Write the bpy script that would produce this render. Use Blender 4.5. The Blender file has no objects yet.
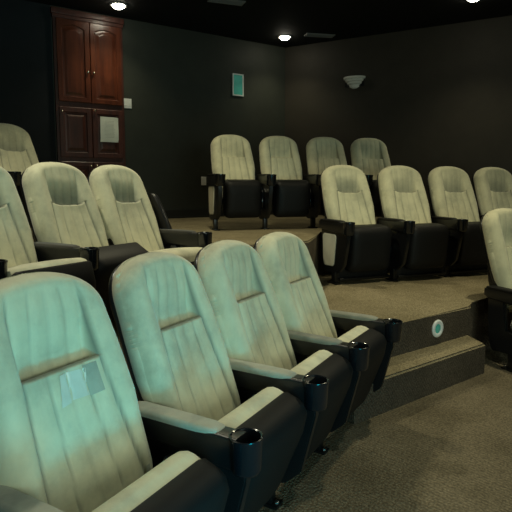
import bpy, bmesh, math, random
import numpy as np
from mathutils import Vector, Matrix
random.seed(4)
scn = bpy.context.scene
col = scn.collection
R = math.radians

# ---------------------------------------------------------------- materials
def mat(name):
    m = bpy.data.materials.new(name); m.use_nodes = True
    nt = m.node_tree
    b = nt.nodes['Principled BSDF']
    return m, nt, b

def N(nt, t, **k):
    n = nt.nodes.new(t)
    for a, v in k.items():
        if a in n.inputs: n.inputs[a].default_value = v
        else: setattr(n, a, v)
    return n

def ramp(nt, fac, stops):
    r = nt.nodes.new('ShaderNodeValToRGB')
    el = r.color_ramp.elements
    while len(el) < len(stops): el.new(0.5)
    for e, (p, c) in zip(el, stops):
        e.position = p; e.color = (*c, 1)
    nt.links.new(fac, r.inputs['Fac'])
    return r.outputs['Color']

def mix(nt, fac, a, b, mode='MIX'):
    m = nt.nodes.new('ShaderNodeMix'); m.data_type = 'RGBA'; m.blend_type = mode
    for s, v in ((0, fac), (6, a), (7, b)):
        if isinstance(v, (int, float)): m.inputs[s].default_value = v
        elif isinstance(v, tuple): m.inputs[s].default_value = (*v, 1)
        else: nt.links.new(v, m.inputs[s])
    return m.outputs[2]

def bump(nt, b, h, strength, dist=0.002):
    n = nt.nodes.new('ShaderNodeBump'); n.inputs['Strength'].default_value = strength
    n.inputs['Distance'].default_value = dist
    nt.links.new(h, n.inputs['Height']); nt.links.new(n.outputs[0], b.inputs['Normal'])

def coords(nt, kind='Object', scale=(1,1,1)):
    t = nt.nodes.new('ShaderNodeTexCoord'); mp = nt.nodes.new('ShaderNodeMapping')
    mp.inputs['Scale'].default_value = scale
    nt.links.new(t.outputs[kind], mp.inputs[0]); return mp.outputs[0]

def noise(nt, vec, scale, detail=4, rough=.55):
    n = N(nt, 'ShaderNodeTexNoise', Scale=scale, Detail=detail, Roughness=rough)
    nt.links.new(vec, n.inputs['Vector']); return n.outputs['Fac']

def velvet(name, base, dark, stain=.5, wavy=True):
    m, nt, b = mat(name)
    oi = nt.nodes.new('ShaderNodeObjectInfo')
    v = coords(nt)
    ad = nt.nodes.new('ShaderNodeVectorMath'); ad.operation = 'ADD'
    sc = nt.nodes.new('ShaderNodeVectorMath'); sc.operation = 'SCALE'
    cx = nt.nodes.new('ShaderNodeCombineXYZ')
    for i in range(3): nt.links.new(oi.outputs['Random'], cx.inputs[i])
    nt.links.new(cx.outputs[0], sc.inputs[0]); sc.inputs['Scale'].default_value = 23.0
    nt.links.new(v, ad.inputs[0]); nt.links.new(sc.outputs[0], ad.inputs[1])
    w = ad.outputs[0]
    big = noise(nt, w, 5.5, 6, .65)
    c = ramp(nt, big, [(.33, dark), (.5, tuple((a+2*d)/3 for a, d in zip(dark, base))), (.66, base)])
    # brushed nap: fine streaks running down the cushion
    st = nt.nodes.new('ShaderNodeMapping'); st.inputs['Scale'].default_value = (26, 26, 3.5)
    nt.links.new(w, st.inputs[0])
    s2 = noise(nt, st.outputs[0], 1.0, 3, .6)
    sr = ramp(nt, s2, [(.35, (.94, .94, .93)), (.65, (1.02, 1.02, 1.02))])
    c = mix(nt, 1.0, c, sr, 'MULTIPLY')
    at = nt.nodes.new('ShaderNodeAttribute'); at.attribute_name = 'grime_shade'
    c = mix(nt, at.outputs['Fac'], c, (dark[0]*.22, dark[0]*.25, dark[0]*.22))  # darkens by seam dirt and painted-in shade
    nt.links.new(c, b.inputs['Base Color'])
    b.inputs['Roughness'].default_value = .85
    b.inputs['Specular IOR Level'].default_value = .25
    b.inputs['Sheen Weight'].default_value = .35
    b.inputs['Sheen Roughness'].default_value = .45
    f = noise(nt, w, 420, 2)
    bump(nt, b, f, .25, .001)
    return m

def simple(name, colr, rough=.5, metal=0, spec=.5, var=.0, bs=0, bscale=200, emit=None, es=0):
    m, nt, b = mat(name)
    if var:
        n = noise(nt, coords(nt), 6, 5)
        c = ramp(nt, n, [(.3, tuple(x*(1-var) for x in colr)), (.7, tuple(x*(1+var) for x in colr))])
        nt.links.new(c, b.inputs['Base Color'])
    else:
        b.inputs['Base Color'].default_value = (*colr, 1)
    b.inputs['Roughness'].default_value = rough; b.inputs['Metallic'].default_value = metal
    b.inputs['Specular IOR Level'].default_value = spec
    if bs:
        bump(nt, b, noise(nt, coords(nt), bscale, 3), bs, .001)
    if emit:
        b.inputs['Emission Color'].default_value = (*emit, 1); b.inputs['Emission Strength'].default_value = es
    return m

def carpet(name, a, b_, scale=1.0):
    m, nt, b = mat(name)
    v = coords(nt)
    big = noise(nt, v, 1.7, 6, .62)
    c = ramp(nt, big, [(.34, a), (.66, b_)])
    sp = noise(nt, v, 110, 3, .7)
    c = mix(nt, 1.0, c, ramp(nt, sp, [(.3, (.62, .62, .62)), (.7, (1.25, 1.25, 1.25))]), 'MULTIPLY')
    vo = N(nt, 'ShaderNodeTexVoronoi', Scale=95.0); nt.links.new(v, vo.inputs['Vector'])
    c = mix(nt, 1.0, c, ramp(nt, vo.outputs['Distance'], [(.0, (1.12, 1.12, 1.10)), (.75, (.62, .62, .62))]), 'MULTIPLY')
    # ribbed loops
    wv = N(nt, 'ShaderNodeTexWave', Scale=22.0, Distortion=3.0, Detail=2.0); wv.bands_direction = 'DIAGONAL'
    nt.links.new(v, wv.inputs['Vector'])
    c = mix(nt, 1.0, c, ramp(nt, wv.outputs['Fac'], [(.2, (.86, .86, .86)), (.8, (1.08, 1.08, 1.08))]), 'MULTIPLY')
    nt.links.new(c, b.inputs['Base Color'])
    b.inputs['Roughness'].default_value = .95; b.inputs['Specular IOR Level'].default_value = .1
    bump(nt, b, vo.outputs['Distance'], .7, .006)
    return m

def wood(name, a, b_, rough=.3):
    m, nt, b = mat(name)
    v = coords(nt, scale=(9, 9, .9))
    n = noise(nt, v, 2.4, 7, .6)
    blot = noise(nt, coords(nt), 4, 4)
    c = ramp(nt, n, [(.3, a), (.7, b_)])
    c = mix(nt, 1.0, c, ramp(nt, blot, [(.3, (.7, .7, .7)), (.7, (1.25, 1.2, 1.15))]), 'MULTIPLY')
    nt.links.new(c, b.inputs['Base Color'])
    b.inputs['Roughness'].default_value = rough; b.inputs['Coat Weight'].default_value = .3
    b.inputs['Coat Roughness'].default_value = .25
    return m

M = {}
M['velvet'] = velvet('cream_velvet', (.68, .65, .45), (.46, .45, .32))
M['pad'] = velvet('arm_pad_velvet', (.42, .42, .33), (.26, .27, .22))
M['pad_dark'] = velvet('arm_pad_dark_velvet', (.05, .046, .036), (.028, .026, .022))
M['pad_mid'] = velvet('arm_pad_grey_velvet', (.26, .26, .20), (.15, .15, .12))
M['plastic'] = simple('black_plastic', (.0075, .008, .009), .34, spec=.5, bs=.12, bscale=350)
M['cup'] = simple('black_gloss_plastic', (.006, .008, .011), .18, spec=.6)
M['pan'] = simple('black_vinyl', (.007, .007, .0072), .55, spec=.22, bs=.15, bscale=260)
M['steel'] = simple('black_steel', (.02, .02, .02), .3, metal=.6)
M['bolt'] = simple('worn_steel', (.35, .35, .33), .35, metal=1)
M['inset'] = simple('cream_inset', (.74, .72, .58), .8, var=.12)
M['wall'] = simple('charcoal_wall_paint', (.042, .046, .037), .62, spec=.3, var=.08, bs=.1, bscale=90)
M['walld'] = simple('blue_black_wall', (.014, .017, .020), .7, spec=.2, var=.08)  # darker blue-black tone for the wall section left of the cabinet
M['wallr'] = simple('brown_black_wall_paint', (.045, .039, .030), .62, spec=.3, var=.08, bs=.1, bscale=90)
M['ceil'] = simple('black_ceiling_paint', (.010, .011, .011), .8, spec=.2)
M['base'] = simple('dark_baseboard_paint', (.019, .020, .018), .4)
M['carpet'] = carpet('tan_carpet', (.25, .21, .125), (.40, .34, .215))
M['carpetf'] = carpet('grey_brown_carpet', (.15, .125, .08), (.27, .225, .15))
M['riser'] = carpet('shaded_riser_carpet', (.095, .074, .054), (.15, .118, .085))  # carpet tone darkened: shade of the upright faces painted into the colour
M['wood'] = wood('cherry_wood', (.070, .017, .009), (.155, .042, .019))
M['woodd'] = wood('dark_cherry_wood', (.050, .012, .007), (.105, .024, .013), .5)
M['knob'] = simple('brass', (.75, .66, .5), .25, metal=1)
M['white'] = simple('white_plastic', (.88, .90, .87), .4)
M['paper'] = simple('paper', (.88, .90, .80), .9, var=.05)
M['ink'] = simple('faded_ink', (.60, .62, .55), .9)
M['plaster'] = simple('painted_plaster', (.85, .85, .78), .5, var=.06)
M['teal'] = simple('teal_glass', (.05, .30, .24), .15, var=.3, emit=(.10, .40, .30), es=.16)
M['lens'] = simple('lamp_lens', (1, .95, .8), .4, emit=(1, .93, .72), es=26)
M['trim'] = simple('lamp_trim', (.35, .36, .34), .4)
M['vent'] = simple('vent_metal', (.22, .22, .21), .5)
M['slot'] = simple('vent_gap', (.004, .004, .004), .8)
M['tape'] = simple('clear_tape', (.66, .68, .58), .28, spec=.6, var=.2)
M['scuff'] = velvet('worn_velvet', (.42, .43, .34), (.28, .29, .23))

# ---------------------------------------------------------------- mesh helpers
def build(name, bm, m, parent=None, smooth=True, loc=None):
    me = bpy.data.meshes.new(name)
    bmesh.ops.recalc_face_normals(bm, faces=bm.faces)
    bm.to_mesh(me); bm.free()
    me.materials.append(m)
    if smooth:
        for p in me.polygons: p.use_smooth = True
    o = bpy.data.objects.new(name, me); col.objects.link(o)
    if parent: o.parent = parent
    if loc: o.location = loc
    return o

def sharp(o, ang=35):
    me = o.data
    bm = bmesh.new(); bm.from_mesh(me)
    for e in bm.edges:
        if len(e.link_faces) == 2 and e.calc_face_angle(0) > R(ang): e.smooth = False
    bm.to_mesh(me); bm.free()
    return o

def rrect(hw, hd, r, n=6):
    r = max(min(r, hw*.999, hd*.999), .0005)
    pts = []
    for cx, cy, a0 in ((hw-r, hd-r, 0), (-hw+r, hd-r, 90), (-hw+r, -hd+r, 180), (hw-r, -hd+r, 270)):
        for k in range(n+1):
            a = R(a0+90*k/n); pts.append((cx+r*math.cos(a), cy+r*math.sin(a)))
    return pts

def loft(bm, rings, cap=True, M4=None):
    vs = []
    for ring in rings:
        vs.append([bm.verts.new(M4 @ Vector(p) if M4 else Vector(p)) for p in ring])
    n = len(vs[0])
    for a, b in zip(vs, vs[1:]):
        for i in range(n):
            j = (i+1) % n
            bm.faces.new((a[i], a[j], b[j], b[i]))
    if cap:
        bm.faces.new(vs[0][::-1]); bm.faces.new(vs[-1])

def pillow(bm, hw, hd, r, z0, z1, e, M4=None, crown=0, n=6):
    """rounded slab: rounded-rectangle outline with softly rounded top and bottom edges"""
    rings = []
    K = 4
    for k in range(K+1):
        a = R(90*k/K); i = e*(1-math.sin(a)); z = z0+e*(1-math.cos(a))
        rings.append([(x, y, z) for x, y in rrect(hw-i, hd-i, r-i*.7, n)])
    for k in range(K+1):
        a = R(90*k/K); i = e*(1-math.cos(a)); z = z1-e*(1-math.sin(a))
        rings.append([(x, y, z) for x, y in rrect(hw-i, hd-i, r-i*.7, n)])
    if crown:
        for f in (.8, .55, .3, .1):
            rings.append([(x*f, y*f, z1+crown*(1-f*f)) for x, y in rrect(hw-e, hd-e, r-e*.7, n)])
    loft(bm, rings, True, M4)

def box(bm, x0, x1, y0, y1, z0, z1, M4=None, bev=0):
    t = bmesh.new()
    bmesh.ops.create_cube(t, size=1)
    for v in t.verts:
        v.co = Vector(((x0+x1)/2+v.co.x*(x1-x0), (y0+y1)/2+v.co.y*(y1-y0), (z0+z1)/2+v.co.z*(z1-z0)))
    if bev: bmesh.ops.bevel(t, geom=t.edges[:], offset=bev, segments=2, affect='EDGES', profile=.6)
    mp = {}
    for v in t.verts: mp[v] = bm.verts.new(M4 @ v.co if M4 else v.co)
    for f in t.faces: bm.faces.new([mp[v] for v in f.verts])
    t.free()

def lathe(bm, prof, seg=28, M4=None, sx=1, sy=1, a0=0, a1=360):
    full = (a1-a0) >= 360
    n = seg if full else seg+1
    rows = []
    for r, z in prof:
        row = []
        for k in range(n):
            a = R(a0+(a1-a0)*k/seg); p = Vector((r*math.cos(a)*sx, r*math.sin(a)*sy, z))
            row.append(bm.verts.new(M4 @ p if M4 else p))
        rows.append(row)
    for a, b in zip(rows, rows[1:]):
        for k in range(n if full else n-1):
            j = (k+1) % n
            bm.faces.new((a[k], a[j], b[j], b[k]))
    if full:
        if prof[0][0] > 1e-4: bm.faces.new(rows[0][::-1])
        if prof[-1][0] > 1e-4: bm.faces.new(rows[-1])

def prism(bm, poly, z0, z1):
    lo = [bm.verts.new((x, y, z0)) for x, y in poly]; hi = [bm.verts.new((x, y, z1)) for x, y in poly]
    n = len(poly)
    for i in range(n): bm.faces.new((lo[i], lo[(i+1) % n], hi[(i+1) % n], hi[i]))
    bm.faces.new(lo[::-1]); bm.faces.new(hi)

def empty(name, loc, rz=0, label=None, cat=None, group=None):
    o = bpy.data.objects.new(name, None); col.objects.link(o)
    o.empty_display_size = .1
    o.location = loc; o.rotation_euler = (0, 0, rz)
    if label: o['label'] = label
    if cat: o['category'] = cat
    if group: o['group'] = group
    return o

# ---------------------------------------------------------------- the seat back
S_LEN = .735; TILT = R(22); Y0 = .030; Z0 = .350
def half_w(s):
    w = np.interp(s, [0, .08, .20, .30, .44, .57, .735], [.204, .218, .225, .234, .230, .221, .214])
    t = np.clip((s-.575)/(S_LEN-.575), 0, 1)
    w = w*np.clip(1-t**2.3, 0, 1)**(1/2.4)
    b = np.clip((.06-s)/.06, 0, 1)
    return w*np.sqrt(np.clip(1-.45*b**2.2, 0, 1))
def sstep(x, a, b):
    t = np.clip((x-a)/(b-a), 0, 1); return t*t*(3-2*t)

def outline(n=240):
    s = np.concatenate([np.linspace(0, .5, 70), .5+(S_LEN-.5)*np.sin(np.linspace(0, np.pi/2, 90))[1:]])
    w = half_w(s)
    right = np.stack([w, s], 1); left = np.stack([-w[::-1], s[::-1]], 1)
    bot = np.stack([np.linspace(-w[0], w[0], 30), np.zeros(30)], 1)
    return np.concatenate([right, left, bot])

def back_point(x, s, h):
    c, sn = math.cos(TILT), math.sin(TILT)
    # the cushion hugs the sitter a little: sides curl forward
    h = h + .020*(x/.23)**2
    return x, Y0+s*sn-h*c, Z0+s*c+h*sn

def back_height(x, s, style):
    OUT = outline()
    d = np.sqrt(((x[..., None]-OUT[:, 0])**2+(s[..., None]-OUT[:, 1])**2).min(-1))
    Rr = .062
    q = 1-np.clip(d/Rr, 0, 1)
    h = .088*np.sqrt(np.clip(1-q*q, 0, 1))
    ax = np.abs(x)
    xi = np.interp(s, [0, .15, .44, .60, .73], [.165, .148, .126, .122, .108])
    fade = 1-sstep(s, .60, .70)
    inner = 1-sstep(ax, xi-.012, xi+.004)
    SL = .438
    grime_shade = np.zeros_like(h)  # groove dirt, plus shade painted into grooves and headrest recess
    # inner field is a touch lower than the bolsters
    h -= .006*inner*fade
    # head pillow: slopes inwards towards its lower seam
    if style == 'plain':
        corner = 0
        t = 1-sstep(s, SL, SL+.20)
        rec = t*(s > SL)*inner
        h -= .052*rec
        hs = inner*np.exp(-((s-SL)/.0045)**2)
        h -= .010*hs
        grime_shade += .6*hs
        lump = inner*(s < SL)*np.exp(-((SL-s)/.035)**1)
        h += .004*lump
    else:
        # oval lower edge
        sl = SL+.016*np.clip(ax/.112, 0, 1)**6
        t = 1-sstep(s, sl, sl+.18)
        lat = 1-sstep(ax, .098, .120)
        rec = t*(s > sl)*lat
        h -= .046*rec
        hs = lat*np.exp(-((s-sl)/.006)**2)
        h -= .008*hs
        grime_shade += .8*hs + .55*rec**1.2  # recess coloured darker towards its lower seam, as painted shade
        h += .006*lat*(s < sl)*np.exp(-((sl-s)/.04)**1)
    # piped seams each side of the inner field
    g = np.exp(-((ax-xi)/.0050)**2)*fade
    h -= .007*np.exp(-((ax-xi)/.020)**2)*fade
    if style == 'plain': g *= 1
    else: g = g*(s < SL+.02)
    h -= .009*g; grime_shade += .7*g
    # stitched channels
    for f in (-.5, 0, .5):
        xc = f*xi + (.006*math.sin(f*9) if style == 'plain' else 0)
        k = np.exp(-((x-xc)/.0032)**2)*fade
        if style != 'plain': k = k*(1-.25*(s > SL))
        h -= .006*k*inner; grime_shade += .45*k*inner
        # padding bulges between the channels
    ph = np.cos(np.pi*np.clip(x/(xi*.5), -2, 2))**2
    h -= .003*inner*fade*ph*.8
    # soft dents
    h += .0022*np.sin(x*23+s*9)*np.sin(s*17+1)*inner
    return h, np.clip(grime_shade, 0, 1)

def make_back(style, nu=84):
    s = np.concatenate([[0, .003, .008, .015, .025], np.linspace(.035, .41, 52), np.linspace(.414, .475, 22), np.linspace(.482, .58, 16)[0:],
                        .58+(S_LEN-.58)*np.sin(np.linspace(0, np.pi/2, 38))[1:]])
    s[-1] = S_LEN-.00005
    u = np.sin(np.linspace(-np.pi/2, np.pi/2, nu)*.93)/math.sin(np.pi/2*.93)
    # keep an even pitch near the middle and crowd the rims
    Sg, Ug = np.meshgrid(s, u, indexing='ij')
    X = Ug*half_w(Sg)
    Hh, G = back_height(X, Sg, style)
    px, py, pz = back_point(X, Sg, Hh)
    nr, nc = X.shape
    verts = list(zip(px.ravel().tolist(), py.ravel().tolist(), pz.ravel().tolist()))
    faces = []
    for i in range(nr-1):
        for j in range(nc-1):
            faces.append((i*nc+j, i*nc+j+1, (i+1)*nc+j+1, (i+1)*nc+j))
    # fabric side wall wrapping towards the shell
    loop = [i*nc for i in range(nr)] + [(nr-1)*nc+j for j in range(1, nc)] + [i*nc+nc-1 for i in range(nr-2, -1, -1)] + [j for j in range(nc-2, 0, -1)]
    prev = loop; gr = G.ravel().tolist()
    for h_, f_ in ((-.010, 1.0), (-.024, .985), (-.032, .95)):
        cur = []
        for q in loop:
            i, j = divmod(q, nc)
            xx, ss_ = X[i, j]*f_, .36+(Sg[i, j]-.36)*f_
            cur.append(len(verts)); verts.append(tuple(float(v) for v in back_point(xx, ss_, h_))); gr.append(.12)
        for k in range(len(loop)):
            k2 = (k+1) % len(loop)
            faces.append((prev[k], prev[k2], cur[k2], cur[k]))
        prev = cur
    me = bpy.data.meshes.new('back_cushion'); me.from_pydata(verts, [], faces)
    at = me.attributes.new('grime_shade', 'FLOAT', 'POINT'); at.data.foreach_set('value', np.array(gr, dtype=np.float32))
    me.materials.append(M['velvet'])
    for p in me.polygons: p.use_smooth = True
    return me

def make_shell():
    """black moulded shell wrapping the rear of the seat back"""
    bm = bmesh.new()
    rings = []
    for k, (ins, h) in enumerate(((.030, -.010), (.012, -.014), (.004, -.022), (.001, -.030), (.003, -.040), (.02, -.056), (.06, -.070), (.12, -.078))):
        ring = []
        ss = np.concatenate([np.linspace(0, .5, 22), .5+(S_LEN-.5)*np.sin(np.linspace(0, np.pi/2, 18))[1:]])
        w = half_w(ss)
        pts = [(float(a), float(b)) for a, b in zip(w, ss)]+[(-float(a), float(b)) for a, b in zip(w[::-1][1:], ss[::-1][1:])]
        cx, cs = 0, .36
        for x, s in pts:
            L = math.hypot(x-cx, s-cs); f = max((L-ins)/L, .05)
            q = back_point(cx+(x-cx)*f, cs+(s-cs)*f, h)
            ring.append(q)
        rings.append(ring)
    loft(bm, rings)
    return bm

# ---------------------------------------------------------------- chair parts
MESH = {}
MESH['plain'] = make_back('plain')
MESH['pleat'] = make_back('pleat')
def keep(name, bm, m, sm=True, ang=35):
    o = build(name, bm, m, smooth=sm); sharp(o, ang); me = o.data
    bpy.data.objects.remove(o); return me
MESH['shell'] = keep('back_shell', make_shell(), M['plastic'])
# seat, built flat, centred on its pivot; -y is the front lip
bm = bmesh.new()
pillow(bm, .222, .208, .060, -.010, .128, .050, crown=.016, n=8)
MESH['seat'] = keep('seat', bm, M['velvet'], ang=80)
def pan_bm(front):
    bm = bmesh.new(); rings = []
    for (hw, hd, z, dy) in ((.120, .10, -.082, .02), (.185, .165, -.076, .01), (.214, .200, -.060, .002), (.227, .214, -.034, 0), (.230, .218, -.008, 0), (.229, .217, .034, 0), (.222, .209, .044, 0)):
        ring = []
        for x, y in rrect(hw, hd, .06, 8):
            f = min(max((-y-.10)/.09, 0), 1)*min(max((z+.01)/.04, 0), 1)   # the front edge of the vinyl climbs over the lip
            ring.append((x, y+dy+.003, z+f*front))
        rings.append(ring)
    loft(bm, rings); return bm
MESH['pan'] = keep('seat_pan', pan_bm(.008), M['pan'], ang=50)
MESH['pan_high'] = keep('seat_pan', pan_bm(.058), M['pan'], ang=50)
# armrest bar: side profile swept across the width
def arm_bm(w=.033):
    bm = bmesh.new()
    rings = []
    for (y, zt, zb, f) in ((.150, .545, .505, .70), (.142, .553, .494, .9), (.11, .558, .482, 1), (-.02, .560, .474, 1), (-.14, .562, .466, 1), (-.24, .562, .460, 1.04), (-.30, .562, .458, 1.1)):
        c = (zt+zb)/2; h = (zt-zb)/2
        rings.append([(x*f, y, c+z) for x, z in rrect(w, h, .012, 4)])
    loft(bm, rings); return bm
MESH['arm'] = keep('armrest', arm_bm(), M['plastic'], ang=60)
bm = bmesh.new()
rings = []
for (y, f, h) in ((.138, .5, .004), (.128, .85, .012), (.10, 1, .017), (-.08, 1, .018), (-.19, .98, .017), (-.222, .86, .012), (-.232, .5, .003)):
    rings.append([(x*f, y, .556+max(z, -.006)*1) for x, z in rrect(.0335, h, .012, 5)])
loft(bm, rings)
MESH['pad'] = keep('arm_pad', bm, M['pad'], ang=70)
for k_, m_ in (('pad_dark', 'pad_dark'), ('pad_mid', 'pad_mid'), ('pad_black', 'pan')):
    MESH[k_] = MESH['pad'].copy(); MESH[k_].materials[0] = M[m_]
bm = bmesh.new()
T = Matrix.Translation((0, -.315, 0))
lathe(bm, [(.030, .452), (.041, .455), (.046, .465), (.0500, .552), (.052, .560), (.0515, .5645), (.048, .566), (.0445, .564), (.043, .555), (.039, .485), (.0, .483)], 36, T)
MESH['cup'] = keep('cup_holder', bm, M['cup'], ang=50)
# standard (side panel), a tapered board with a foot post
def board(bm, poly, x0, x1):
    a = [bm.verts.new((x0, y, z)) for y, z in poly]; b = [bm.verts.new((x1, y, z)) for y, z in poly]
    n = len(poly)
    for i in range(n): bm.faces.new((a[i], a[(i+1) % n], b[(i+1) % n], b[i]))
    bm.faces.new(a[::-1]); bm.faces.new(b)
    bmesh.ops.bevel(bm, geom=bm.edges[:], offset=.006, segments=2, affect='EDGES')
bm = bmesh.new()
board(bm, [(-.318, .475), (-.325, .43), (-.262, .18), (-.19, .115), (.02, .095), (.075, .12), (.105, .20), (.115, .490), (-.20, .480)], -.019, .019)
MESH['panel'] = keep('side_panel', bm, M['plastic'])
bm = bmesh.new()
board(bm, [(-.150, .425), (-.120, .185), (-.10, .16), (.045, .155), (.065, .18), (.080, .425), (.06, .445), (-.130, .445)], -.004, .004)
MESH['inset'] = keep('inset_panel', bm, M['inset'])
bm = bmesh.new()
box(bm, -.020, .020, -.135, -.075, .012, .125, bev=.004)
MESH['post'] = keep('leg', bm, M['steel'])
bm = bmesh.new()
box(bm, -.030, .030, -.165, -.03, 0, .013, bev=.003)
MESH['plate'] = keep('floor_plate', bm, M['steel'])
bm = bmesh.new()
lathe(bm, [(.011, .012), (.011, .020), (.007, .023), (.0, .024)], 6)
MESH['bolt'] = keep('bolt', bm, M['bolt'])
# shiny bracket between seat and standard
bm = bmesh.new()
rings = []
for (z, y, hw, hd) in ((.20, -.12, .008, .02), (.23, -.145, .018, .035), (.30, -.150, .022, .045), (.38, -.120, .019, .05), (.44, -.09, .020, .04), (.47, -.08, .012, .02)):
    rings.append([(x, y+v, z) for x, v in rrect(hw, hd, .015, 4)])
loft(bm, rings)
MESH['bracket'] = keep('seat_bracket', bm, M['cup'], ang=60)
bm = bmesh.new()
rings = []
for (s, hw, h0, h1) in ((.02, .020, -.05, .03), (.12, .026, -.055, .045), (.28, .024, -.05, .035), (.38, .014, -.035, .01)):
    ring = []
    for x, v in rrect(hw, (h1-h0)/2, .012, 4):
        q = back_point(0, s, (h0+h1)/2+v); ring.append((x, q[1], q[2]))
    rings.append(ring)
loft(bm, rings)
MESH['hinge'] = keep('hinge_bracket', bm, M['plastic'], ang=60)

def inst(name, me, parent, loc=(0, 0, 0), rot=None):
    o = bpy.data.objects.new(name, me); col.objects.link(o); o.parent = parent
    o.location = loc
    if rot: o.rotation_euler = rot
    return o

def side(parent, x, arm=True, outer=0, bolt=False, pad='pad', plates=True):
    if arm:
        a = inst('armrest', MESH['arm'], parent, (x, 0, 0))
        inst('arm_pad', MESH[pad], a)
        inst('cup_holder', MESH['cup'], a)
    p = inst('side_panel', MESH['panel'], parent, (x, 0, 0))
    if outer: 
        q = inst('inset_panel', MESH['inset'], p, (outer*.021, 0, 0)); q['label'] = 'cream inset panel'
    l = inst('leg', MESH['post'], parent, (x, 0, 0))
    if plates:
        f = inst('floor_plate', MESH['plate'], l)
    if bolt:
        for yy in (-.150, -.045): inst('bolt', MESH['bolt'], l, (0, yy, 0))

def make_chair(name, x, y, z, rz, pitch, style, raise_deg, label, group, right=False, outer_l=False, outer_r=False,
               left_arm=True, bolt=False, seat_z=.315, seat_y=-.190, sx=1.0, sz=1.0, rail=False, pad='pad', seat_s=(.96, 1), pan='pan'):
    t = empty('theater_chair', (x, y, z), R(rz), label, 'chair', group)
    c = inst('back_cushion', MESH[style], t); c.scale = (sx, 1, sz)
    s = inst('back_shell', MESH['shell'], t); s.scale = (sx, 1, sz)
    se = inst('seat', MESH['seat'], t, (0, seat_y, seat_z), (R(-raise_deg), 0, 0)); se.scale = (seat_s[0], seat_s[1], 1)
    inst('seat_pan', MESH[pan], se)
    h = pitch/2
    side(t, -h, left_arm, -1 if outer_l else 0, bolt, pad)
    if right: side(t, h, True, 1 if outer_r else 0, bolt, pad)
    for k in (-1, 1):
        inst('seat_bracket', MESH['bracket'], t, (k*(h-.040), 0, 0))
        inst('hinge_bracket', MESH['hinge'], t, (k*(.200*sx), 0, 0))
    if rail:
        b = bmesh.new(); box(b, -h+.02, h-.02, -.165, -.135, .03, .055, bev=.005)
        build('base_rail', b, M['steel'], t)
        b = bmesh.new(); box(b, -h+.021, h-.021, -.130, -.120, .052, .30, bev=.002)
        build('kick_panel', b, M['pan'], t)
    return t

# front left row (on the floor)
G1 = 'chairs of the near row under the teal light'
F1 = [(-.440, 1.365), (-.174, 1.845), (.082, 2.290), (.342, 2.718)]
L1 = ['closest cream velvet theater chair with clear tape patch below its headrest',
      'near row cream theater chair beside the chair with the tape patch, teal lit headrest',
      'near row cream theater chair, second from the carpeted step',
      'near row cream theater chair at the end beside the carpeted step']
chairs1 = []
for i, (x, y) in enumerate(F1):
    chairs1.append(make_chair('c', x, y, 0, (60, 60, 60, 58)[i], .512, 'plain', (68, 68, 69, 70)[i], L1[i], G1, right=(i == 3), bolt=(i >= 2), sx=(1.05, .965, .99, .98)[i], pad=('pad', 'pad', 'pad', 'pad_mid')[i]))
# second left row (platform one)
G2 = 'chairs of the second left row behind the near row'
F2 = [(-1.235, 2.525), (-.980, 2.965), (-.740, 3.395)]
L2 = ['cream theater chair with seat cushion down, cut by left photo edge in second left row',
      'cream theater chair with dark pleated headrest between two chairs in front of the cabinet',
      'cream theater chair with long armrest at aisle end of second left row, beside cabinet paper']
for i, (x, y) in enumerate(F2):
    make_chair('c', x, y, .42, 59, .498, 'pleat', (14, 60, 8)[i], L2[i], G2, right=(i == 2), left_arm=(i != 2), pad='pad_dark', sx=.95, sz=.975, pan=('pan_high', 'pan_high', 'pan')[i],
               seat_z=(.37, .32, .33)[i], seat_y=(-.22, -.20, -.20)[i])
c3 = [o for o in bpy.data.objects if o.get('label') == L2[2]][0]
bm = bmesh.new()
loft(bm, [[(x+.272, y+yy, z) for x, y in rrect(.022, hd, .018, 5)] for z, yy, hd in ((.50, .02, .05), (.56, .04, .055), (.70, .10, .045), (.80, .15, .035), (.82, .16, .02))])
sharp(build('dark_side_shape', bm, M['plastic'], c3), 50)  # unidentified dark shape, added as a black cover on the chair side
# third left row
make_chair('c', -2.03, 4.55, .84, 55, .51, 'pleat', 76, 'lone high cream theater chair at far left beside the cherry cabinet', None, right=True, sz=.965, pad='pad_dark')
# middle right row
G3 = 'chairs of the middle right row'
F3 = [(.93, 4.80), (1.50, 4.95), (2.06, 5.17), (2.62, 5.40)]
L3 = ['middle right row cream theater chair with cream end panel on its outer side',
      'middle right row cream theater chair next to the one with the end panel',
      'middle right row cream theater chair, third from the end panel',
      'middle right row cream theater chair at right photo edge, behind the lone floor chair']
for i, (x, y) in enumerate(F3):
    make_chair('c', x, y, .42, (23, 21, 20, 19)[i], .575, 'pleat', 84, L3[i], G3, right=(i == 3), outer_l=(i == 0), sx=1.09, sz=1.03, rail=True, pad='pad_black', seat_z=.315, seat_s=(.94, .94), pan='pan_high')
# back row
G4 = 'chairs of the back row against the dark wall'
F4 = [(-.20, 5.49), (.315, 5.63), (.84, 5.76), (1.36, 5.88)]
L4 = ['back row cream theater chair at the aisle end with white side panel',
      'back row cream theater chair second from the aisle end',
      'back row cream theater chair third from the aisle end',
      'back row cream theater chair farthest from the aisle, partly behind middle row']
for i, (x, y) in enumerate(F4):
    make_chair('c', x, y, .84, (19, 17, 15, 14)[i], .528, 'plain', 84, L4[i], G4, right=(i == 3), outer_l=(i == 0), seat_z=.32, sz=.965, pad='pad_black', seat_s=(.84, .88), pan='pan_high')
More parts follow.
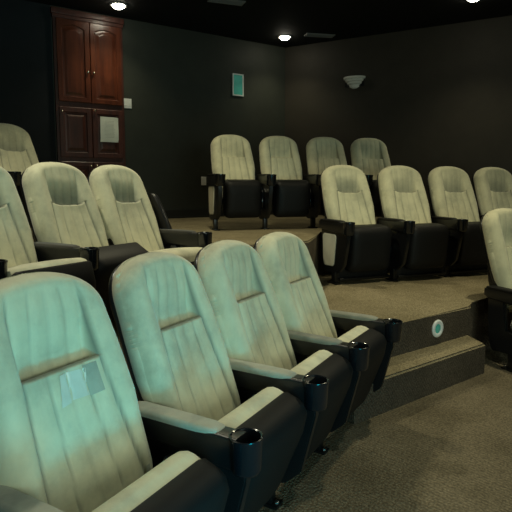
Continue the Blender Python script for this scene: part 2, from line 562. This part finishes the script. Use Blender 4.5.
# right front chair
lone = make_chair('c', 2.0, 3.74, 0, 24, .53, 'plain', 72, 'lone cream theater chair on the floor right of the carpeted steps, cut by photo edge', None,
           right=True, bolt=True, pad='pad_black', sz=1.08, sx=1.0, seat_z=.41, seat_y=-.17)
bm = bmesh.new()
board(bm, [(-.02, .485), (-.03, .27), (-.19, .25), (-.20, .19), (-.17, .125), (.06, .105), (.075, .12), (.105, .20), (.120, .490)], -.019, .019)
fm = keep('side_panel', bm, M['plastic'])
for c_ in lone.children:
    if c_.name.startswith('side_panel') and c_.location.x < 0: c_.data = fm
pm = MESH['pan'].copy(); pm.materials[0] = M['pad']
for c_ in lone.children:
    if c_.name.startswith('seat') and c_.children and 'bracket' not in c_.name:
        c_.children[0].data = pm; c_.children[0]['label'] = 'grey fabric covered seat underside'

# tape patch on the closest chair (clear tape strips follow the cushion)
def patch(name, poly_fn, m, parent, off=.0015, n=(14, 10), label=None):
    us = np.linspace(0, 1, n[0]); vs = np.linspace(0, 1, n[1])
    U, V = np.meshgrid(us, vs, indexing='ij')
    X, S = poly_fn(U, V)
    Hh, G = back_height(X, S, 'plain')
    px, py, pz = back_point(X, S, Hh+off)
    b = bmesh.new()
    vv = [[b.verts.new((px[i, j], py[i, j], pz[i, j])) for j in range(n[1])] for i in range(n[0])]
    for i in range(n[0]-1):
        for j in range(n[1]-1): b.faces.new((vv[i][j], vv[i+1][j], vv[i+1][j+1], vv[i][j+1]))
    o = build(name, b, m, parent)
    if label: o['label'] = label
    return o
ch = chairs1[0]
patch('tape_patch', lambda u, v: (-.02+.075*u+.012*v, .345+.078*v-.006*u), M['tape'], ch, label='clear shiny tape patch')
patch('tape_strip', lambda u, v: (-.045+.035*u+.02*v, .335+.085*v+.004*u), M['tape'], ch, off=.002, label='clear shiny tape strip')
patch('worn_patch', lambda u, v: (.06+.055*u, .335+.09*v), M['scuff'], ch, off=.001, label='dark worn spot in the velvet')
patch('fabric_tag', lambda u, v: (.165+.028*u, .055+.02*v), M['scuff'], ch, off=.002, label='small dark tag')

# ---------------------------------------------------------------- room
W0 = Vector((.45, 8.30)); WL = Vector((-.8326, -.5539)); WR = Vector((.8725, -.4886))
CEIL = 3.41
def struct(o): o['kind'] = 'structure'; return o
def wall_frame(W, D, sign):
    """matrix: local x runs along the wall from the corner, local y points into the room, z up"""
    n = Vector((-D.y, D.x))*sign
    m = Matrix(((D.x, n.x, 0, W.x), (D.y, n.y, 0, W.y), (0, 0, 1, 0), (0, 0, 0, 1)))
    return m
ML = wall_frame(W0, WL, 1)
MR = wall_frame(W0, WR, -1)
LL, LR = 8.2, 7.2
A = W0+WL*LL; B = W0+WR*LR
def wall_seg(name, p, q, m, th=.12):
    d = (q-p).normalized(); n = Vector((-d.y, d.x))
    c = Vector((0, 3))
    if (c-p).dot(n) > 0: n = -n
    b = bmesh.new(); prism(b, [p, q, q+n*th, p+n*th], 0, CEIL)
    return struct(build(name, b, m, smooth=False))
C1 = Vector((A.x+.6, -3.2)); C2 = Vector((B.x, -3.2))
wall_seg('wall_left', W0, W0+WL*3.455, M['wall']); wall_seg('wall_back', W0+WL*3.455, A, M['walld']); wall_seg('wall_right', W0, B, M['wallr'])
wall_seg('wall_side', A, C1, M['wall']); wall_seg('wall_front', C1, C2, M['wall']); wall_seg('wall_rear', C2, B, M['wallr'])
b = bmesh.new(); prism(b, [A, W0, B, C2, C1], -.12, 0); struct(build('floor', b, M['carpetf'], smooth=False))
b = bmesh.new(); prism(b, [A, W0, B, C2, C1], CEIL, CEIL+.12); struct(build('ceiling', b, M['ceil'], smooth=False))
for nm, Mx, L in (('baseboard_left', ML, LL), ('baseboard_right', MR, LR)):
    b = bmesh.new(); box(b, .05, L-.05, .002, .016, .84, .955, Mx, bev=.003); box(b, .05, L-.05, .002, .022, .84, .862, Mx, bev=.003)
    struct(build(nm, b, M['base'], smooth=False))
# platforms: upright faces get a carpet darkened to paint in their shade
def platform(name, poly, z0, z1, rounded=.012):
    b = bmesh.new(); prism(b, poly, z0, z1)
    top = [e for e in b.edges if all(abs(v.co.z-z1) < 1e-5 for v in e.verts)]
    bmesh.ops.bevel(b, geom=top, offset=rounded, segments=3, affect='EDGES')
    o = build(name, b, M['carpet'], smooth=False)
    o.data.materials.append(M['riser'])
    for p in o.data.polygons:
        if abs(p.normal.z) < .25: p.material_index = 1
    return struct(o)
def curve(pts, n=6):
    out = []
    P = [Vector(p) for p in pts]
    for i in range(len(P)-1):
        p0 = P[max(i-1, 0)]; p1 = P[i]; p2 = P[i+1]; p3 = P[min(i+2, len(P)-1)]
        for k in range(n):
            t = k/n
            out.append(.5*((2*p1)+(p2-p0)*t+(2*p0-5*p1+4*p2-p3)*t*t+(3*p1-p0-3*p2+p3)*t**3))
    out.append(P[-1]); return out
edgeR = [Vector((4.8, 4.2)), Vector((1.80, 4.02)), Vector((1.62, 3.86)), Vector((1.563, 3.715)), Vector((1.019, 3.322)), Vector((.53, 2.985)), Vector((.40, 3.06))]
edgeL = curve([(.22, 3.20), (-.14, 2.56), (-.66, 1.72), (-1.10, .9), (-1.45, 0), (-1.7, -1.0)])
poly1 = edgeR+edgeL+[C1+Vector((.05, 2.2)), A+Vector((.05, 0)), W0+Vector((0, -.03)), B-Vector((.05, 0))]
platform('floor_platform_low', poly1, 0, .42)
e2 = [Vector((5.5, 6.0)), Vector((3.0, 5.95)), Vector((2.3, 5.62)), Vector((1.5, 5.30)), Vector((.62, 5.10)), Vector((.56, 4.75)), Vector((.44, 4.28)), Vector((.0, 4.00)), Vector((-.50, 3.86)), Vector((-.86, 3.86)), Vector((-1.20, 3.42)), Vector((-1.62, 2.70)), Vector((-2.0, 1.9)), Vector((-2.4, .8))]
poly2 = e2+[Vector((-5.2, .8)), A+Vector((.1, .05)), W0+Vector((0, -.03)), B-Vector((.1, 0))]
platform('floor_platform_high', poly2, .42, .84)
# carpeted half step in front of the low platform
st = [Vector((1.019, 3.322))+Vector((.811, .585))*t for t in (-.75, .67)]
n_ = Vector((.585, -.811))
sp = [st[0]-n_*.015, st[0]+n_*.21, Vector((1.585, 3.495)), st[1]-n_*.015]
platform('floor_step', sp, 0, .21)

# step light, set in the riser
d = Vector((.811, .585)); n = Vector((.585, -.811))
c = Vector((1.241, 3.483))+n*.0
Ms = Matrix(((d.x, 0, n.x, c.x), (d.y, 0, n.y, c.y), (0, 1, 0, .322), (0, 0, 0, 1)))
t = empty('step_light', (c.x, c.y, .322), 0, 'round white rimmed step light with green lens set in the dark riser', 'light')
inv = t.matrix_basis.inverted() if False else Matrix.Translation((-c.x, -c.y, -.322))
b = bmesh.new(); lathe(b, [(.061, 0), (.061, .008), (.055, .013), (.037, .013), (.032, .007)], 32, inv @ Ms); build('rim', b, M['white'], t)
b = bmesh.new(); lathe(b, [(.035, .006), (.028, .010), (.0, .012)], 32, inv @ Ms); build('lens', b, M['teal'], t)

# ---------------------------------------------------------------- cabinet
def on_wall(Mw, s, z, off=0): return Mw @ Vector((s, off, z))
t = empty('wall_cabinet', on_wall(ML, 3.025, .84), math.atan2(WL.y, WL.x), 'tall dark cherry wood cabinet with panelled doors built into the wall', 'cabinet')
def inC(): return Matrix.Identity(4)
# local x: along the wall to the left; local y: into the room must be +y (rotation of WL keeps n = +90deg)
HW = .42
b = bmesh.new()
box(b, -HW, HW, .002, .035, 0, 2.515, bev=.003)
build('carcass', b, M['woodd'], t, smooth=False)
b = bmesh.new()
box(b, -HW-.02, HW+.02, .004, .075, 2.47, 2.54, bev=.012); box(b, -HW-.008, HW+.008, .004, .058, 2.43, 2.475, bev=.006)
build('crown', b, M['woodd'], t, smooth=False)
b = bmesh.new()
for x in (-HW, HW-.035): box(b, x, x+.035, .030, .048, 0, 2.435, bev=.003)
for z in (0, .735, 1.395): box(b, -HW+.035, HW-.035, .030, .046, z, z+(.07 if z else .09), bev=.003)
build('face_frame', b, M['woodd'], t, smooth=False)
def door(x0, x1, z0, z1, arch, knob, m=M['wood']):
    b = bmesh.new()
    s = .062; y0, y1 = .049, .069
    zi0 = z0+s; zi1 = z1-s; xi0 = x0+s; xi1 = x1-s
    ar = .040 if arch else 0
    # outer frame with an arched opening, as one face ring extruded
    K = 14
    top = [(xi1+(xi0-xi1)*k/K, zi1-ar+ar*math.sin(math.pi*k/K)) for k in range(K+1)]
    inner = [(xi0, zi0), (xi1, zi0)]+top
    outer = [(x0, z0), (x1, z0)]+[(x1+(x0-x1)*k/K, z1) for k in range(K+1)]
    rings = []
    def vr(pts, y): return [b.verts.new((x, y, z)) for x, z in pts]
    def shrink(pts, i):
        cx = (x0+x1)/2; cz = (z0+z1)/2
        hx = (max(p[0] for p in pts)-min(p[0] for p in pts))/2; hz = (max(p[1] for p in pts)-min(p[1] for p in pts))/2
        return [(cx+(x-cx)*(hx-i)/hx, cz+(z-cz)*(hz-i)/hz) for x, z in pts]
    seq = [(outer, y0), (outer, y1-.004), (shrink(outer, .005), y1), (shrink(inner, -.006), y1), (inner, y1-.006), (inner, y0+.004), (shrink(inner, .022), y0+.006), (shrink(inner, .045), y1-.005), (shrink(inner, .052), y1-.003)]
    vr_ = [vr(p, y) for p, y in seq]
    n = len(inner)
    for a, c in zip(vr_, vr_[1:]):
        for i in range(n):
            j = (i+1) % n; b.faces.new((a[i], a[j], c[j], c[i]))
    b.faces.new(vr_[-1]); b.faces.new(vr_[0][::-1])
    o = build('door', b, m, t, smooth=False)
    b = bmesh.new(); kx, kz = knob
    lathe(b, [(.006, 0), (.006, .012), (.014, .018), (.015, .026), (.008, .032), (0, .033)], 14, Matrix(((1, 0, 0, kx), (0, 0, 1, y1), (0, -1, 0, kz), (0, 0, 0, 1))))
    build('knob', b, M['knob'], o)
    return o
g = .004; L0 = -HW+.030; L1_ = HW-.030
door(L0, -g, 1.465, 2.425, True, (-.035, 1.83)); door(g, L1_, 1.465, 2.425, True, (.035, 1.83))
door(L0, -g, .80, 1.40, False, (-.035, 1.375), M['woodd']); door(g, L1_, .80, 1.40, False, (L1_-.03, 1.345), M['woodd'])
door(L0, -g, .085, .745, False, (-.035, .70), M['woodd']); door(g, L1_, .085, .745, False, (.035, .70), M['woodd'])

# paper taped on the cabinet
t = empty('paper_notice', on_wall(ML, 2.815, 1.995, .072), math.atan2(WL.y, WL.x), 'white paper notice with faint text taped on the right cabinet door', 'paper')
b = bmesh.new()
K = 8
vv = [[b.verts.new((-.115+.23*i/K + .004*(j == 0), .003+.012*(i/K)**2*(j/K)+.010*abs(math.sin(j*.5))*(1-i/K)**3, -.155+.31*j/K+(-.006 if (i == 0 and j == K) else 0))) for j in range(K+1)] for i in range(K+1)]
for i in range(K):
    for j in range(K): b.faces.new((vv[i][j], vv[i+1][j], vv[i+1][j+1], vv[i][j+1]))
build('sheet', b, M['paper'], t)
b = bmesh.new()
for k in range(13):
    w = random.uniform(.05, .075); z = .10-.0165*k
    vs_ = [b.verts.new(p) for p in ((-w, .0175, z), (w, .0175, z), (w, .0175, z+.005), (-w, .0175, z+.005))]
    b.faces.new(vs_)
build('printed_lines', b, M['ink'], t, smooth=False)

# light switch
def wall_thing(name, Mw, s, z, label, cat, sign=1):
    ang = math.atan2(Mw[1][0], Mw[0][0])
    if Mw.determinant() < 0: ang += math.pi   # right wall: turn the local +y to the room side
    return empty(name, on_wall(Mw, s, z), ang, label, cat)
t = wall_thing('light_switch', ML, 2.542, 2.351, 'white light switch plate on the dark wall right of the cabinet', 'switch')
b = bmesh.new(); box(b, -.052, .052, .001, .009, -.062, .062, bev=.003); build('plate', b, M['white'], t, smooth=False)
b = bmesh.new()
for x in (-.023, .023): box(b, x-.013, x+.013, .008, .014, -.03, .03, bev=.002)
build('rocker', b, M['white'], t, smooth=False)
t = wall_thing('wall_outlet', ML, 1.444, 1.357, 'small white outlet plate on the wall beside back row aisle chair', 'outlet')
b = bmesh.new(); box(b, -.04, .04, .001, .009, -.06, .06, bev=.003); build('plate', b, M['white'], t, smooth=False)
b = bmesh.new()
for z in (-.025, .025): box(b, -.016, .016, .008, .011, z-.014, z+.014, bev=.002)
build('socket', b, M['white'], t, smooth=False)
t = wall_thing('wall_panel', ML, .866, 2.757, 'small upright lit teal panel in pale frame on the left wall', 'panel')
b = bmesh.new()
w, h = .094, .158
for x0, x1, z0, z1 in ((-w, w, h-.018, h), (-w, w, -h, -h+.018), (-w, -w+.018, -h+.018, h-.018), (w-.018, w, -h+.018, h-.018)):
    box(b, x0, x1, .001, .022, z0, z1, bev=.003)
build('frame', b, M['white'], t, smooth=False)
b = bmesh.new(); box(b, -w+.016, w-.016, .002, .014, -h+.016, h-.016); build('glass', b, M['teal'], t, smooth=False)

# wall sconce: stepped half bowl
t = wall_thing('wall_sconce', MR, 1.125, 2.690, 'pale stepped half-bowl wall sconce, unlit, high on the right wall', 'sconce')
for i, (r0, r1, z0, z1) in enumerate(((.165, .160, .135, .165), (.142, .132, .098, .132), (.116, .104, .062, .095), (.088, .060, .020, .059))):
    b = bmesh.new()
    # half rings facing into the room: MR local +y is the room side
    lathe(b, [(r1*.86, z0-.002), (r1, z0), (r0, z1-.004), (r0-.004, z1), (r0*.80, z1), (r0*.80, z0)], 30, None, 1, .75, 0, 180)
    build('tier', b, M['plaster'], t)
b = bmesh.new(); lathe(b, [(.0, .0), (.03, .004), (.062, .020), (.05, .03)], 24, None, 1, .75, 0, 180); build('finial', b, M['plaster'], t)
b = bmesh.new(); box(b, -.145, .145, .001, .012, .03, .15, bev=.003); build('back_plate', b, M['slot'], t, smooth=False)

# recessed ceiling lights
def downlight(x, y, label):
    t = empty('recessed_light', (x, y, CEIL), 0, label, 'light', 'round recessed ceiling lights')
    b = bmesh.new(); lathe(b, [(.105, 0), (.105, -.006), (.095, -.011), (.078, -.010), (.070, -.004)], 32); build('trim_ring', b, M['trim'], t)
    b = bmesh.new(); lathe(b, [(.074, -.003), (.070, -.020), (.050, -.038), (0, -.047)], 32); build('lens', b, M['lens'], t)
downlight(-1.62, 6.38, 'lit recessed ceiling light above the cherry cabinet')
downlight(.41, 7.70, 'lit recessed ceiling light near the room corner, left of the vent')
downlight(2.46, 6.12, 'lit recessed ceiling light cut by top photo edge at right')
def vent(x, y, rz, label, L=.21, W=.075):
    t = empty('ceiling_vent', (x, y, CEIL), R(rz), label, 'vent')
    b = bmesh.new()
    for a in ((-L, L, -W, -W+.02), (-L, L, W-.02, W), (-L, -L+.02, -W+.02, W-.02), (L-.02, L, -W+.02, W-.02)): box(b, *a, -.012, -.001, bev=.002)
    build('frame', b, M['vent'], t, smooth=False)
    b = bmesh.new()
    for k in range(5):
        y0 = -W+.028+k*(2*W-.056)/4
        box(b, -L+.018, L-.018, -.008, .008, -.002, .002, Matrix.Translation((0, y0, -.010)) @ Matrix.Rotation(R(35), 4, 'X'))
    build('louvres', b, M['vent'], t, smooth=False)
    b = bmesh.new(); box(b, -L+.01, L-.01, -W+.01, W-.01, -.004, -.001); build('gap', b, M['slot'], t, smooth=False)
vent(.90, 7.62, 12, 'dark slim air vent in the ceiling right of the corner light')
vent(-.34, 6.25, 20, 'dark air vent at the top photo edge above the wall panel')

# ---------------------------------------------------------------- lights
def spot(x, y, z, e, colr=(1, .9, .66), size=115, blend=.8, rad=.07, tgt=None):
    l = bpy.data.lights.new('ceiling_lamp', 'SPOT'); l.energy = e; l.color = colr; l.spot_size = R(size); l.spot_blend = blend; l.shadow_soft_size = rad
    o = bpy.data.objects.new('ceiling_lamp', l); col.objects.link(o); o.location = (x, y, z)
    if tgt: o.rotation_euler = (Vector(tgt)-Vector((x, y, z))).to_track_quat('-Z', 'Y').to_euler()
    return o
WARM = (1.0, .92, .60)
spot(-1.62, 6.38, 3.36, 30, WARM); spot(.41, 7.70, 3.36, 24, WARM); spot(2.46, 6.12, 3.36, 40, WARM)
spot(-.4, 4.3, 3.36, 110, WARM); spot(1.9, 3.6, 3.36, 140, WARM); spot(-1.7, 2.6, 3.36, 135, (1, .97, .74))
spot(0.9, .9, 3.36, 58, (.90, 1.0, .86))
# unseen lamps in front of the seats: pale screen wash and added teal glow
def area(x, y, z, e, colr, sx, sy, tgt, spread=180):
    l = bpy.data.lights.new('unseen_glow', 'AREA'); l.energy = e; l.color = colr; l.shape = 'RECTANGLE'; l.size = sx; l.size_y = sy; l.spread = R(spread)
    o = bpy.data.objects.new('unseen_glow', l); col.objects.link(o); o.location = (x, y, z)
    o.rotation_euler = (Vector(tgt)-Vector((x, y, z))).to_track_quat('-Z', 'Y').to_euler()
area(2.0, -1.9, 1.5, 62, (.80, 1.0, .84), 2.6, 1.5, (0, 3, .9))  # wide pale wash from the side of the unseen screen
area(.95, -.1, .55, 1.9, (.01, .74, .92), 1.0, .5, (-.5, 1.6, .85), 95)  # unseen lamp added near the seats to tint the front row teal
area(.64, .28, .27, 5.0, (.0, .68, .90), .35, .2, (-.42, 1.6, .85), 110)  # unseen lamp added low by the floor to bring teal onto the headrests

w = bpy.data.worlds.new('world'); scn.world = w; w.use_nodes = True
bg = w.node_tree.nodes['Background']; bg.inputs[0].default_value = (.5, .6, .55, 1); bg.inputs[1].default_value = .05

# ---------------------------------------------------------------- camera
cam = bpy.data.cameras.new('camera'); co = bpy.data.objects.new('camera', cam); col.objects.link(co)
co.location = (0, 0, 1.3); co.rotation_euler = (R(90-6), 0, 0)
cam.sensor_width = 36; cam.sensor_fit = 'HORIZONTAL'; cam.lens = 36*520/512
cam.shift_y = -16.35/512
cam.clip_start = .02
scn.camera = co
scn.view_settings.view_transform = 'Standard'
scn.view_settings.exposure = 0
